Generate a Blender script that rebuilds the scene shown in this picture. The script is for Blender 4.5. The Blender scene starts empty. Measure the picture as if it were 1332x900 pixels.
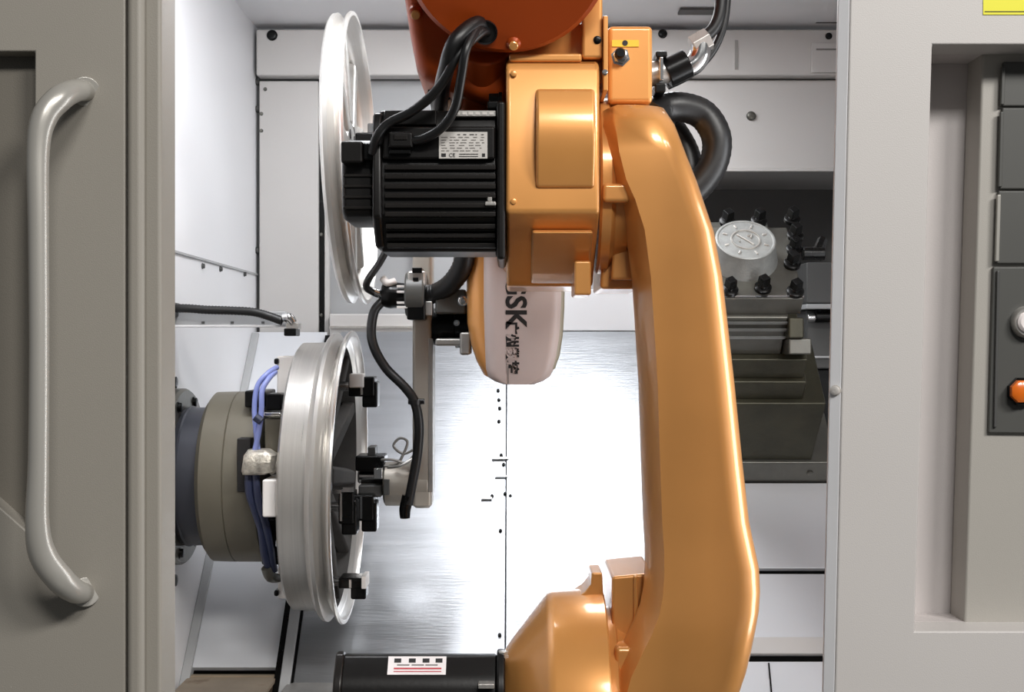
import bpy, bmesh, math, random
from mathutils import Vector, Matrix
R = math.radians
random.seed(7)
SC = bpy.context.scene
COL = SC.collection

# ------------------------------------------------------------------ camera, world, lights, exposure
F = 1650.0                                   # focal length in pixels of the 1332x900 frame
cd = bpy.data.cameras.new('camera'); cam = bpy.data.objects.new('camera', cd); COL.objects.link(cam)
cd.sensor_fit = 'HORIZONTAL'; cd.sensor_width = 36; cd.lens = 36 * F / 1332
cd.clip_start = .05
cam.rotation_euler = (R(90), 0, 0); SC.camera = cam

SC.view_settings.view_transform = 'Standard'; SC.view_settings.look = 'None'
SC.view_settings.gamma = 1; SC.view_settings.use_curve_mapping = False
SC.view_settings.exposure = -0.12

w = bpy.data.worlds.new('world'); SC.world = w; w.use_nodes = True
w.node_tree.nodes['Background'].inputs[0].default_value = (.93, .96, 1, 1)
w.node_tree.nodes['Background'].inputs[1].default_value = .12

def area(name, loc, target, sx, sy, power, col=(1, 1, 1)):
    l = bpy.data.lights.new(name, 'AREA'); l.shape = 'RECTANGLE'; l.size = sx; l.size_y = sy
    l.energy = power; l.color = col
    o = bpy.data.objects.new(name, l); COL.objects.link(o); o.location = loc
    o.rotation_euler = (Vector(target) - Vector(loc)).to_track_quat('-Z', 'Y').to_euler()
    return o
area('interior_light', (.11, 2.31, .69), (.11, 2.31, 0), .36, .40, 8, (.95, .97, 1))
area('interior_light', (-.30, 1.80, .69), (-.62, 2.05, .1), .12, .40, 10, (.95, .97, 1))
area('interior_light', (.78, 1.50, -.06), (0, 1.56, -.06), 0.20, .9, 5.5, (.95, .97, 1))  # unseen side light, added to give the arm a bright right edge
area('hall_lamp', (2.4, -1.4, 2.3), (.2, 1.5, -.1), 1.2, .5, 122, (1, .97, .93))
area('hall_lamp', (.9, -2.4, 2.7), (.2, 1.5, -.1), 1.2, .6, 108, (1, .98, .95))

# ------------------------------------------------------------------ materials
def lin(c):
    return tuple((v/255/12.92 if v/255 <= .04045 else ((v/255+.055)/1.055)**2.4) for v in c) + (1,)
def mat(name, col, rough=.5, metal=0, var=.06, nscale=6, bump=0, bscale=200, coat=0, stretch=None, col2=None, c2at=.62, spec=.5):
    m = bpy.data.materials.new(name); m.use_nodes = True
    nt = m.node_tree; b = nt.nodes['Principled BSDF']
    b.inputs['Specular IOR Level'].default_value = spec
    b.inputs['Roughness'].default_value = rough; b.inputs['Metallic'].default_value = metal
    if coat: b.inputs['Coat Weight'].default_value = coat; b.inputs['Coat Roughness'].default_value = .12
    tc = nt.nodes.new('ShaderNodeTexCoord'); mp = nt.nodes.new('ShaderNodeMapping')
    nt.links.new(tc.outputs['Object'], mp.inputs[0])
    if stretch: mp.inputs['Scale'].default_value = stretch
    n = nt.nodes.new('ShaderNodeTexNoise'); n.inputs['Scale'].default_value = nscale; n.inputs['Detail'].default_value = 5
    nt.links.new(mp.outputs[0], n.inputs[0])
    cr = nt.nodes.new('ShaderNodeValToRGB'); c = lin(col)
    cr.color_ramp.elements[0].position = .3; cr.color_ramp.elements[1].position = .7
    cr.color_ramp.elements[0].color = tuple(v*(1-var) for v in c[:3]) + (1,)
    cr.color_ramp.elements[1].color = tuple(min(1, v*(1+var)) for v in c[:3]) + (1,)
    if col2:
        e = cr.color_ramp.elements.new(c2at); e.color = cr.color_ramp.elements[2].color
        cr.color_ramp.elements[2].color = lin(col2); cr.color_ramp.elements[2].position = min(.99, c2at+.1)
    nt.links.new(n.outputs[0], cr.inputs[0]); nt.links.new(cr.outputs[0], b.inputs['Base Color'])
    rr = nt.nodes.new('ShaderNodeMapRange'); rr.inputs[3].default_value = max(.02, rough-.06); rr.inputs[4].default_value = rough+.06
    nt.links.new(n.outputs[0], rr.inputs[0]); nt.links.new(rr.outputs[0], b.inputs['Roughness'])
    if bump:
        n2 = nt.nodes.new('ShaderNodeTexNoise'); n2.inputs['Scale'].default_value = bscale; n2.inputs['Detail'].default_value = 3
        nt.links.new(mp.outputs[0], n2.inputs[0])
        bp = nt.nodes.new('ShaderNodeBump'); bp.inputs['Strength'].default_value = bump; bp.inputs['Distance'].default_value = .002
        nt.links.new(n2.outputs[0], bp.inputs['Height']); nt.links.new(bp.outputs[0], b.inputs['Normal'])
    return m
M = dict(
    panel=mat('light_grey_powder_coat', (196, 192, 189), .5, 0, .02, 3, .12, 900),
    recess=mat('grey_powder_coat', (196, 190, 188), .5, 0, .03, 3, .12, 900),
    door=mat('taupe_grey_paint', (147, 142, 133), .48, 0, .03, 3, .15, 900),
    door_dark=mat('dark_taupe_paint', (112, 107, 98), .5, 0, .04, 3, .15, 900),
    control=mat('control_box_grey', (168, 164, 157), .45, 0, .02, 4, .12, 900),
    keypad=mat('keypad_dark_grey', (78, 78, 75), .42, 0, .03, 5),
    white=mat('white_enclosure_paint', (226, 226, 228), .42, 0, .02, 3),
    beige=mat('warm_white_paint', (198, 195, 192), .45, 0, .03, 3),
    grey=mat('mid_grey_paint', (164, 165, 166), .45, 0, .04, 3),
    dkgrey=mat('dark_grey_paint', (78, 78, 77), .5, .2, .08, 4),
    steel=mat('brushed_sheet_steel', (182, 185, 189), .33, .92, .07, 5, .18, 40, 0, (.6, 9, 9)),
    steel_panel=mat('matt_sheet_metal', (214, 216, 220), .4, .2, .04, 4, .1, 30),
    rust=mat('oily_brown_tray', (150, 136, 118), .5, .3, .15, 9, .2, 60, 0, None, (100, 70, 46), .6),
    oily=mat('dark_oily_iron', (66, 64, 52), .42, .55, .25, 14, .25, 80),
    iron=mat('ground_iron', (104, 103, 97), .38, .7, .15, 20, .15, 90),
    capmetal=mat('cast_aluminium_cap', (150, 152, 150), .45, .4, .1, 60, .3, 300),
    alu=mat('machined_aluminium', (206, 203, 198), .3, .75, .05, 6, .08, 30, 0, (60, 1, 1)),
    alu_cast=mat('cast_aluminium', (168, 166, 162), .42, .6, .12, 30, .2, 120),
    alu_bar=mat('anodised_bar', (178, 172, 162), .45, .35, .04, 8),
    olive=mat('olive_grey_chuck_paint', (104, 99, 86), .45, .15, .10, 10, .1, 60),
    navy=mat('dark_blue_steel', (58, 60, 68), .4, .3, .12, 10),
    inner=mat('shade_darkened_casting', (70, 68, 66), .75, 0, .12, 30, .2, 120, spec=.15),  # shade inside the clamped wheel is put into this dark colour
    stripe=mat('olive_side_strip', (150, 142, 124), .45, .1, .05, 8),
    chrome=mat('bright_steel', (215, 215, 215), .18, 1, .02),
    bolt=mat('black_oxide_steel', (20, 20, 20), .28, .6, .1, 20),
    rubber=mat('black_rubber', (16, 16, 17), .42, 0, .1, 20),
    motor=mat('motor_black_paint', (17, 15, 14), .36, .1, .08, 12, .05, 200, spec=.35),
    motor_fin=mat('motor_fin_grey', (32, 29, 27), .3, .3, .08, 12),
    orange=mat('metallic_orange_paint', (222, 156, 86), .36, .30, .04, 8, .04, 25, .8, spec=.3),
    orange_shaded=mat('shaded_orange_paint', (158, 64, 16), .38, .15, .05, 8, .04, 25, .1, spec=.3),  # same orange paint, with the shade on the upper housing put into its colour
    cover=mat('pale_mauve_cover', (196, 180, 175), .45, 0, .03, 5),
    plate=mat('silver_label', (205, 201, 196), .4, .2, .05, 30),
    ink=mat('black_ink', (28, 26, 26), .6),
    greyink=mat('grey_ink', (120, 116, 112), .6),
    redink=mat('red_ink', (190, 60, 70), .6),
    whitelab=mat('white_label', (238, 232, 232), .45),
    yellow=mat('yellow_sticker', (232, 226, 30), .45),
    yellow2=mat('amber_sticker', (240, 200, 40), .45),
    blue=mat('blue_hose', (132, 144, 204), .35),
    dkblue=mat('dark_blue_hose', (40, 46, 72), .4),
    braid=mat('braided_fitting', (190, 184, 172), .4, .5, .35, 120, .6, 220),
    whiteblock=mat('white_jaw_block', (226, 222, 218), .5),
    amber=mat('amber_push_button', (226, 110, 24), .25, 0, .05, 20, 0, 0, .6),
    silver=mat('satin_handle_coat', (176, 173, 166), .32, .35, .02, 5),
    lens=mat('white_button_cap', (240, 232, 230), .3),
)

# ------------------------------------------------------------------ geometry helpers
def P(px, py, Y):
    return Vector(((px-666)*Y/F, Y, (450-py)*Y/F))
def X(px, Y): return (px-666)*Y/F
def Z(py, Y): return (450-py)*Y/F
OFF = {}                                     # world position of each root, so meshes can be written in world coordinates

class MB:
    def __init__(s): s.bm = bmesh.new()
    def poly(s, pts): return s.bm.faces.new([s.bm.verts.new(p) for p in pts])
    def extr(s, a, b):
        """closed prism between two equal outlines"""
        va = [s.bm.verts.new(p) for p in a]; vb = [s.bm.verts.new(p) for p in b]; n = len(a)
        s.bm.faces.new(va); s.bm.faces.new(vb[::-1])
        for i in range(n): s.bm.faces.new((va[i], vb[i], vb[(i+1) % n], va[(i+1) % n]))
        return s
    def py(s, out, Y0, Y1, Yr=None):
        """outline traced at depth Yr (default Y0), extruded straight along Y"""
        q = [P(x, y, Yr or Y0) for x, y in out]
        return s.extr([Vector((v.x, Y0, v.z)) for v in q], [Vector((v.x, Y1, v.z)) for v in q])
    def rect(s, x0, y0, x1, y1, Y0, Y1, Yr=None):
        return s.py([(x0, y0), (x1, y0), (x1, y1), (x0, y1)], Y0, Y1, Yr)
    def px(s, yz, x0, x1):
        return s.extr([Vector((x0, a, b)) for a, b in yz], [Vector((x1, a, b)) for a, b in yz])
    def box(s, c, size, m=None):
        c = Vector(c); h = Vector(size)/2; m = m or Matrix.Identity(3)
        f = lambda sx, sy, sz: c + m @ Vector((sx*h.x, sy*h.y, sz*h.z))
        return s.extr([f(-1, -1, -1), f(1, -1, -1), f(1, 1, -1), f(-1, 1, -1)], [f(-1, -1, 1), f(1, -1, 1), f(1, 1, 1), f(-1, 1, 1)])
    def lathe(s, o, ax, prof, seg=32, caps=True, ph=0):
        o = Vector(o); ax = Vector(ax).normalized(); u = ax.orthogonal().normalized(); v = ax.cross(u)
        rings = []
        for t, r in prof:
            rings.append([s.bm.verts.new(o + ax*t + (u*math.cos(ph+2*math.pi*k/seg) + v*math.sin(ph+2*math.pi*k/seg))*r) for k in range(seg)])
        for a, b in zip(rings, rings[1:]):
            for k in range(seg): s.bm.faces.new((a[k], a[(k+1) % seg], b[(k+1) % seg], b[k]))
        if caps: s.bm.faces.new(rings[0][::-1]); s.bm.faces.new(rings[-1])
        return s
    def ringlathe(s, o, ax, prof, seg=64):
        """closed profile loop revolved"""
        o = Vector(o); ax = Vector(ax).normalized(); u = ax.orthogonal().normalized(); v = ax.cross(u)
        rings = [[s.bm.verts.new(o + ax*t + (u*math.cos(2*math.pi*k/seg) + v*math.sin(2*math.pi*k/seg))*r) for k in range(seg)] for t, r in prof]
        n = len(rings)
        for i in range(n):
            a, b = rings[i], rings[(i+1) % n]
            for k in range(seg): s.bm.faces.new((a[k], a[(k+1) % seg], b[(k+1) % seg], b[k]))
        return s
    def cyl(s, a, b, r, seg=20, r2=None, ph=0):
        a = Vector(a); b = Vector(b)
        return s.lathe(a, b-a, [(0, r), ((b-a).length, r if r2 is None else r2)], seg, True, ph)
    def tube(s, pts, r, seg=10, sub=6, ridge=0):
        pts = [Vector(p) for p in pts]; rr = r if isinstance(r, (list, tuple)) else [r]*len(pts)
        q = []; q_r = []
        for i in range(len(pts)-1):
            p0 = pts[max(i-1, 0)]; p1 = pts[i]; p2 = pts[i+1]; p3 = pts[min(i+2, len(pts)-1)]
            for k in range(sub):
                t = k/sub
                q.append(.5*((2*p1) + (p2-p0)*t + (2*p0-5*p1+4*p2-p3)*t*t + (3*p1-p0-3*p2+p3)*t**3)); q_r.append(rr[i]*(1-t)+rr[i+1]*t)
        q.append(pts[-1]); q_r.append(rr[-1])
        if ridge: q_r = [a*(1+(.12 if i % 2 else -.06)*ridge) for i, a in enumerate(q_r)]
        rings = []; n = None
        for i, p in enumerate(q):
            t = (q[min(i+1, len(q)-1)] - q[max(i-1, 0)]).normalized()
            n = t.orthogonal().normalized() if n is None else (n - t*n.dot(t)).normalized()
            b = t.cross(n)
            rings.append([s.bm.verts.new(p + (n*math.cos(2*math.pi*k/seg) + b*math.sin(2*math.pi*k/seg))*q_r[i]) for k in range(seg)])
        for a, b in zip(rings, rings[1:]):
            for k in range(seg): s.bm.faces.new((a[k], a[(k+1) % seg], b[(k+1) % seg], b[k]))
        s.bm.faces.new(rings[0][::-1]); s.bm.faces.new(rings[-1])
        return s
    def loft(s, secs, nc=5, cham=None):
        """horizontal rounded-rectangle sections (z, x0, x1, y0, y1, radius), lofted"""
        rings = []
        for z, x0, x1, y0, y1, r in secs:
            r = min(r, abs(x1-x0)*.49, abs(y1-y0)*.49); ring = []
            tx = cham[2] if cham else 0
            for cx, cy, a0 in ((x1-r, y1-r, 0), (x0+r+tx, y1-r, 90), (x0+r, y0+r, 180), (x1-r, y0+r, 270)):
                for k in range(nc+1):
                    if cham and a0 == 180:
                        t = k/nc; dx, dy = cham[:2]; bl = .0025*math.sin(math.pi*t)
                        ring.append(s.bm.verts.new((x0+dx*t-bl*.8, y0+dy*(1-t)-bl*.5, z))); continue
                    a = R(a0 + 90*k/nc); ring.append(s.bm.verts.new((cx+r*math.cos(a), cy+r*math.sin(a), z)))
            rings.append(ring)
        n = len(rings[0])
        for a, b in zip(rings, rings[1:]):
            for k in range(n): s.bm.faces.new((a[k], a[(k+1) % n], b[(k+1) % n], b[k]))
        s.bm.faces.new(rings[0][::-1]); s.bm.faces.new(rings[-1])
        return s
    def build(s, name, m, parent=None, bev=0, seg=2, sharp=38, sub=0):
        bmesh.ops.recalc_face_normals(s.bm, faces=s.bm.faces)
        off = OFF.get(parent.name, Vector()) if parent else Vector()
        if off.length: bmesh.ops.translate(s.bm, verts=s.bm.verts, vec=-off)
        me = bpy.data.meshes.new(name); s.bm.to_mesh(me); s.bm.free()
        for p in me.polygons: p.use_smooth = True
        me.set_sharp_from_angle(angle=R(sharp))
        me.materials.append(M[m])
        o = bpy.data.objects.new(name, me); COL.objects.link(o)
        if parent: o.parent = parent; OFF[o.name] = off
        else: OFF[o.name] = Vector()
        if bev:
            b = o.modifiers.new('bevel', 'BEVEL'); b.width = bev; b.segments = seg; b.limit_method = 'ANGLE'; b.angle_limit = R(40); b.harden_normals = True
        if sub:
            b = o.modifiers.new('subdivision', 'SUBSURF'); b.levels = b.render_levels = sub
        return o
def thing(name, label, cat, loc, group=None):
    o = bpy.data.objects.new(name, None); COL.objects.link(o); o.location = loc; o.empty_display_size = .05
    o['label'] = label; o['category'] = cat
    if group: o['group'] = group
    OFF[o.name] = Vector(loc); return o
def tag(o, label, cat=None, kind=None, group=None):
    if label: o['label'] = label
    if cat: o['category'] = cat
    if kind: o['kind'] = kind
    if group: o['group'] = group
    return o
def struct(o, label): return tag(o, label, 'structure' if False else None, 'structure')
def copy_part(o, parent, delta, rot=None):
    c = o.copy(); COL.objects.link(c); c.parent = parent
    c.location = o.location + Vector(delta)
    return c
def text(body, name, m, parent, pos, right, up, size, ext=.0004, align='CENTER', bold=0):
    cu = bpy.data.curves.new(name, 'FONT'); cu.body = body; cu.size = size; cu.extrude = ext; cu.offset = bold
    cu.align_x = align; cu.align_y = 'CENTER'; cu.resolution_u = 3
    t = bpy.data.objects.new(name+'_source', cu); COL.objects.link(t)
    bpy.context.view_layer.update()
    me = bpy.data.meshes.new_from_object(t.evaluated_get(bpy.context.evaluated_depsgraph_get()))
    bpy.data.objects.remove(t); bpy.data.curves.remove(cu)
    r = Vector(right).normalized(); u = Vector(up).normalized(); n = r.cross(u)
    mm = Matrix((r, u, n)).transposed().to_4x4(); mm.translation = Vector(pos) - OFF.get(parent.name, Vector())
    me.transform(mm); me.materials.clear(); me.materials.append(M[m]); me.name = name
    o = bpy.data.objects.new(name, me); COL.objects.link(o); o.parent = parent; OFF[o.name] = OFF.get(parent.name, Vector())
    return o
def hexbolt(parent, p, ax, r, h, m='bolt', name='bolt', seg=6, socket=True):
    ax = Vector(ax).normalized(); p = Vector(p)
    b = MB(); b.lathe(p, ax, [(-.002, r*1.25), (h*.15, r*1.25), (h*.16, r), (h*.9, r), (h, r*.85)], seg if seg > 6 else 6)
    if socket: b.cyl(p+ax*h*.98, p+ax*(h*1.02), r*.45, 6)
    return b.build(name, m, parent)

# ------------------------------------------------------------------ slanted bed plane: z = Y - 2.717 (45 degrees)
SL = -2.717
N = Vector((0, -1, 1)).normalized()          # away from the bed
D = Vector((0, -1, -1)).normalized()         # down the slope
def slopeY(py, off=0): return (-(SL+off*math.sqrt(2))) / (1 + (py-450)/F)
def onslope(px, py, off=0):
    return P(px, py, slopeY(py, off))

# ================================================================== LARGE STRUCTURE
XL, XR, YB, ZC = -.562, .86, 2.80, .700
o = MB().box((XL-.01, 2.09, -.2), (.02, 1.46, 1.84)).build('wall_left', 'white'); struct(o, 'white sheet metal left inner wall of the machine, brightly lit'); WL = o
MB().box((XL+.0015, 2.10, .157), (.003, 1.40, .004)).build('seam', 'grey', WL)
for yy, zz in ((2.30, .145), (2.44, .148), (2.66, .151)):
    hexbolt(WL, (XL+.001, yy, zz), (1, 0, 0), .0045, .004, 'dkgrey', 'screw', 10, False)
hexbolt(WL, (XL+.001, 2.085, -.06), (1, 0, 0), .010, .010, 'bolt', 'bolt', 12)
hexbolt(WL, (XL+.001, 2.085, -.385), (1, 0, 0), .010, .010, 'bolt', 'bolt', 12)
for zz in (.58, .21, .52, -.02):
    hexbolt(WL, (XL+.001, 2.785, zz), (1, 0, 0), .006, .006, 'dkgrey', 'screw', 10, False)
o = MB().box((.15, 2.09, ZC+.01), (1.48, 1.46, .02)).build('ceiling', 'white'); struct(o, 'white sheet metal roof of the machine enclosure'); CE = o
MB().rect(885, 10, 935, 13, 2.62, 2.66).build('slot', 'dkgrey', CE)
o = MB().box((XR+.01, 2.09, -.2), (.02, 1.46, 1.84)).build('wall_right', 'grey'); struct(o, 'grey right inner wall of the machine enclosure')

# back wall
o = MB().box((-.09, YB+.02, .36), (.95, .04, .70)).build('wall_back', 'grey'); struct(o, 'grey back wall of the machine with a crossbeam and panels'); WB = o
b = MB().rect(333, 38, 1200, 98, YB-.05, YB); b.build('crossbeam', 'beige', WB, .004)
MB().rect(333, 99, 1200, 104, YB-.012, YB).build('beam_shadow_gap', 'dkgrey', WB)
MB().rect(337, 105, 414, 470, YB-.022, YB).build('door_panel', 'beige', WB, .003)
MB().rect(333, 105, 337, 440, YB-.006, YB).build('gap_strip', 'dkgrey', WB)
MB().rect(414.5, 104, 422, 470, YB-.008, YB).build('gasket', 'bolt', WB)
MB().rect(422, 104, 428, 440, YB-.02, YB).build('post', 'beige', WB, .002)
MB().rect(428, 408, 545, 440, YB-.045, YB).build('ledge', 'beige', WB, .004)
MB().rect(428, 424, 545, 427, YB-.05, YB-.04).build('ledge_lip', 'alu', WB)
MB().rect(725, 376, 832, 431, YB-.03, YB).build('lower_panel', 'white', WB, .003)
MB().rect(828, 300, 842, 440, YB-.06, YB).build('post', 'beige', WB, .003)
MB().rect(800, 104, 1200, 220, YB-.02, YB).build('upper_panel', 'beige', WB, .003)
MB().rect(800, 219, 1200, 223, YB-.03, YB+.3).build('panel_lip', 'beige', WB, .002)
MB().rect(540, 300, 552, 410, YB-.03, YB).build('rail', 'white', WB, .003)
MB().rect(440, 100, 462, 112, YB-.02, YB).build('bracket', 'dkgrey', WB, .002)
for px_, py_, r_ in ((354, 46, .0095), (862, 44, .008), (1078, 47, .006)):
    hexbolt(WB, P(px_, py_, YB-.05), (0, -1, 0), r_, .006, 'bolt', 'bolt', 16)
hexbolt(WB, P(977, 151, YB-.02), (0, -1, 0), .0085, .008, 'iron', 'bolt', 16)
for px_, py_ in ((380, 92), (340, 170), (340, 148), (418, 200), (418, 305), (418, 410), (345, 116)):
    hexbolt(WB, P(px_, py_, YB-.022 if px_ < 400 else YB-.008), (0, -1, 0), .0035, .004, 'iron', 'screw', 10, False)
MB().rect(956, 52, 960, 90, YB-.052, YB-.05).build('stain', 'alu_cast', WB)
MB().rect(1056, 56, 1092, 94, YB-.056, YB-.05).build('tag_plate', 'beige', WB, .001)
MB().rect(1062, 63, 1088, 65, YB-.058, YB-.055).build('tag_line', 'greyink', WB)
MB().rect(1062, 24, 1092, 29, YB-.058, YB-.049).build('cable_stub', 'dkgrey', WB)
# dark recess behind the turret
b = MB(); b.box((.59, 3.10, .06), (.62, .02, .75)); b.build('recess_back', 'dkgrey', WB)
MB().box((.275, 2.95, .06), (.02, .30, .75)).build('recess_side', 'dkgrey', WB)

# bed (floor of the machine)
def slab(px0, y0, px1, y1, xs=None, off=0, th=.004):
    """sheet lying on the slope between two image rows, x given in metres"""
    x0, x1 = xs; a, c = slopeY(y0, off), slopeY(y1, off); k = off*math.sqrt(2)
    q = [Vector((x0, a, a+SL+k)), Vector((x1, a, a+SL+k)), Vector((x1, c, c+SL+k)), Vector((x0, c, c+SL+k))]
    return MB().extr(q, [v - N*th for v in q])
o = MB().extr([Vector((XL, 2.95, .2)), Vector((XR, 2.95, .2)), Vector((XR, 1.9, -.85)), Vector((XL, 1.9, -.85))],
              [Vector((XL, 3.02, .13)), Vector((XR, 3.02, .13)), Vector((XR, 1.97, -.92)), Vector((XL, 1.97, -.92))])
o = o.build('floor', 'dkgrey'); struct(o, 'slanted machine bed under steel cover sheets'); FL = o
for v in o.data.vertices: v.co += Vector((0, .02, -.02))
slab(0, 432, 0, 868, (XL, -.400), .0, .01).build('side_sheet', 'steel_panel', FL)
slab(0, 432, 0, 1000, (XL, XL+.016), .006, .02).build('corner_strip', 'grey', FL, .002)
slab(0, 436, 0, 1000, (-.402, -.392), .008, .02).build('edge_strip', 'bolt', FL)
slab(0, 436, 0, 1000, (-.392, -.374), .010, .02).build('edge_strip', 'grey', FL, .002)
slab(0, 436, 0, 1000, (-.374, -.370), .004, .02).build('edge_strip', 'bolt', FL)
slab(0, 431, 0, 1000, (-.37, -.012), .002, .008).build('cover_sheet', 'steel', FL, .0015)
slab(0, 431, 0, 1000, (-.011, .282), .004, .008).build('cover_sheet', 'steel', FL, .0015)
slab(0, 400, 0, 1000, (.282, .300), .02, .05).build('cover_rail', 'beige', FL, .003)
b = MB().box((-.475, 2.16, -.66), (.15, .01, .20)); b.build('tray_face', 'rust', FL)
MB().box((-.475, 2.11, -.565), (.15, .10, .006)).build('tray_shelf', 'rust', FL)
MB().box((-.33, 2.10, -.575), (.10, .12, .012)).build('tray_shelf', 'alu_cast', FL, .002)
for y0, y1 in ((628, 739), (746, 850), (860, 1000)):
    slab(0, y0, 0, y1, (.30, XR), .006, .010).build('apron_plate', 'steel_panel', FL, .002)
slab(0, 828, 0, 850, (.30, XR), .012, .008).build('apron_lip', 'beige', FL, .002)
MB().extr([onslope(999, 862, .0065), onslope(1001, 862, .0065), onslope(1005, 905, .0065), onslope(1003, 905, .0065)],
          [onslope(999, 862, .008), onslope(1001, 862, .008), onslope(1005, 905, .008), onslope(1003, 905, .008)]).build('seam', 'bolt', FL)
for px_, py_ in ((648, 508), (649, 520), (650, 531), (649, 548), (652, 592), (655, 604), (657, 642), (640, 645), (664, 645), (651, 690), (650, 826)):
    hexbolt(FL, onslope(px_, py_, .004), N, .0028, .003, 'bolt', 'rivet', 10, False)
for (xa, ya, xb, yb) in ((640, 594, 662, 597), (644, 618, 660, 620), (626, 646, 640, 649)):
    MB().extr([onslope(xa, ya, .0045), onslope(xb, ya, .0045), onslope(xb, yb, .0045), onslope(xa, yb, .0045)],
              [onslope(xa, ya, .0065), onslope(xb, ya, .0065), onslope(xb, yb, .0065), onslope(xa, yb, .0065)]).build('scrap', 'alu_cast', FL)

o = MB().box((0, -2.4, -1.25), (9, 7.2, .04)).build('floor', 'keypad'); struct(o, 'dark workshop floor in front of the machine')
# ------------------------------------------------------------------ left sliding door
YF = 1.25
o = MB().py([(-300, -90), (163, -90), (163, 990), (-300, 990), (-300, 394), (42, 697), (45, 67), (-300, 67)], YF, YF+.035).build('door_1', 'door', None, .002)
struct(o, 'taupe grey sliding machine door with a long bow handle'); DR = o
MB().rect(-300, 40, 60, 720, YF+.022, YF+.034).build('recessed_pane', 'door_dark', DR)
MB().rect(164, -90, 186, 990, YF-.005, YF+.04).build('edge_bead', 'door', DR, .0065, 4)
MB().rect(186.5, -90, 209.5, 990, YF+.004, YF+.06).build('edge_strip', 'door', DR, .004, 3)
MB().rect(209.5, -90, 212, 990, YF+.02, YF+.06).build('edge_seal', 'panel', DR, .0005)
hp = [(112, 119, 1.252), (98, 118, 1.226), (78, 128, 1.206), (58, 152, 1.196), (49.5, 195, 1.192), (50, 300, 1.190), (51, 450, 1.190), (50, 600, 1.190), (48.5, 680, 1.192), (56, 722, 1.198), (78, 753, 1.208), (98, 769, 1.226), (111, 770, 1.252)]
hr = [13.5, 15, 17, 16.5, 14.5, 13, 12.5, 13, 15, 17.5, 18, 16, 13]
h = MB().tube([P(*q) for q in hp], [r*1.2/F for r in hr], 20, 8).build('door_handle', 'silver', DR); tag(h, 'pale satin bow handle')
for py_ in (119, 770):
    MB().cyl(P(111, py_, YF-.003), P(111, py_, YF+.002), .0145, 24).build('handle_boss', 'silver', DR, .001)

# ------------------------------------------------------------------ right front panel and its recess
RC = .085
o = MB().py([(1108, -90), (1700, -90), (1700, 58), (1213, 58), (1190, 821), (1700, 821), (1700, 990), (1084, 990)], YF, YF+.045)
o = o.build('wall_front', 'panel', None, .002); struct(o, 'light grey front panel beside the door opening, with a recess for the controls'); WF = o
b = MB().py([(1180, 30), (1720, 30), (1720, 860), (1160, 860)], YF+RC, YF+RC+.01, YF); b.build('recess_back', 'recess', WF)
q = [P(1213, 58, YF), P(1700, 58, YF), P(1700, 821, YF), P(1190, 821, YF)]
for a, c, nm in ((q[0], q[1], 'recess_top'), (q[2], q[3], 'recess_sill'), (q[3], q[0], 'recess_side')):
    t = (c-a).normalized(); n = Vector((t.z, 0, -t.x)); n = n if n.dot((q[0]+q[2])/2 - a) < 0 else -n
    y = Vector((0, RC, 0)); y0 = Vector((0, .044, 0))
    MB().extr([a+y0, c+y0, c+y, a+y], [a+y0+n*.01, c+y0+n*.01, c+y+n*.01, a+y+n*.01]).build(nm, 'recess', WF)
sec = lambda e, y: [P(e, y, YF), P(e, y, YF)+Vector((-.0098, .0065, 0)), P(e, y, YF)+Vector((-.0098, .011, 0)), P(e, y, YF)+Vector((.0, .011, 0))]
ta, tb = sec(1107.5, -90), sec(1083.5, 990)
MB().extr(ta, [v for v in tb]).build('lit_edge', 'white', WF, .001)  # panel's lit side: its brightness is put into a white chamfered strip
b = MB().py([(1279, -60), (1420, -60), (1420, 19), (1279, 19)], YF-.0008, YF); st = b.build('warning_sticker', 'yellow', WF); tag(st, 'yellow sticker, cut by the top of the frame')
MB().py([(1281, 14.5), (1420, 14.5), (1420, 15.5), (1281, 15.5)], YF-.0012, YF-.0004).build('sticker_line', 'ink', WF)
hexbolt(WF, P(1087, 508, YF+.0035), (-.55, -.83, 0), .0045, .004, 'plate', 'bolt', 12)

# ================================================================== CONTROL PANEL (in the recess)
YC = 1.292
t = thing('control_panel', 'grey operator control box with dark keypad plates set in the right front recess', 'control panel', P(1300, 818, YC)); CP = t
MB().py([(1278, 59.5), (1560, 60), (1560, 823), (1254, 818)], YC, YF+RC).build('casing', 'control', CP, .003)
for a, b_, y0, y1 in ((1305, 1302, 80, 138), (1304, 1299, 140, 246), (1299, 1293, 248, 343)):
    MB().py([(a, y0), (1520, y0), (1520, y1), (b_, y1)], YC-.005, YC).build('keypad_plate', 'keypad', CP, .0015)
for a, b_, y0, y1 in ((1304, 1302, 86, 136), (1302, 1299, 145, 243), (1298, 1295, 253, 340)):
    MB().py([(a-.5, y0), (a+4.5, y0), (b_+5, y1), (b_, y1)], YC-.008, YC-.004).build('plate_rib', 'silver' if y0 > 200 else 'keypad', CP, .001)
MB().py([(1292, 347), (1520, 347), (1520, 566), (1286, 563)], YC-.005, YC).build('button_plate', 'keypad', CP, .0015)
MB().py([(1297, 352), (1301, 352), (1297, 556), (1293, 556)], YC-.008, YC-.004).build('plate_rib', 'dkgrey', CP, .001)
kb = MB().lathe(P(1335, 419, YC-.005), (0, -1, 0), [(0, .0165), (.006, .0165), (.009, .0145), (.009, .0110), (.007, .0108)], 32).build('push_button', 'alu', CP); tag(kb, 'round white push button in a metal ring')
MB().lathe(P(1335, 419, YC-.011), (0, -1, 0), [(0, .0106), (.005, .0104), (.007, .008)], 32).build('button_cap', 'lens', kb)
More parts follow.
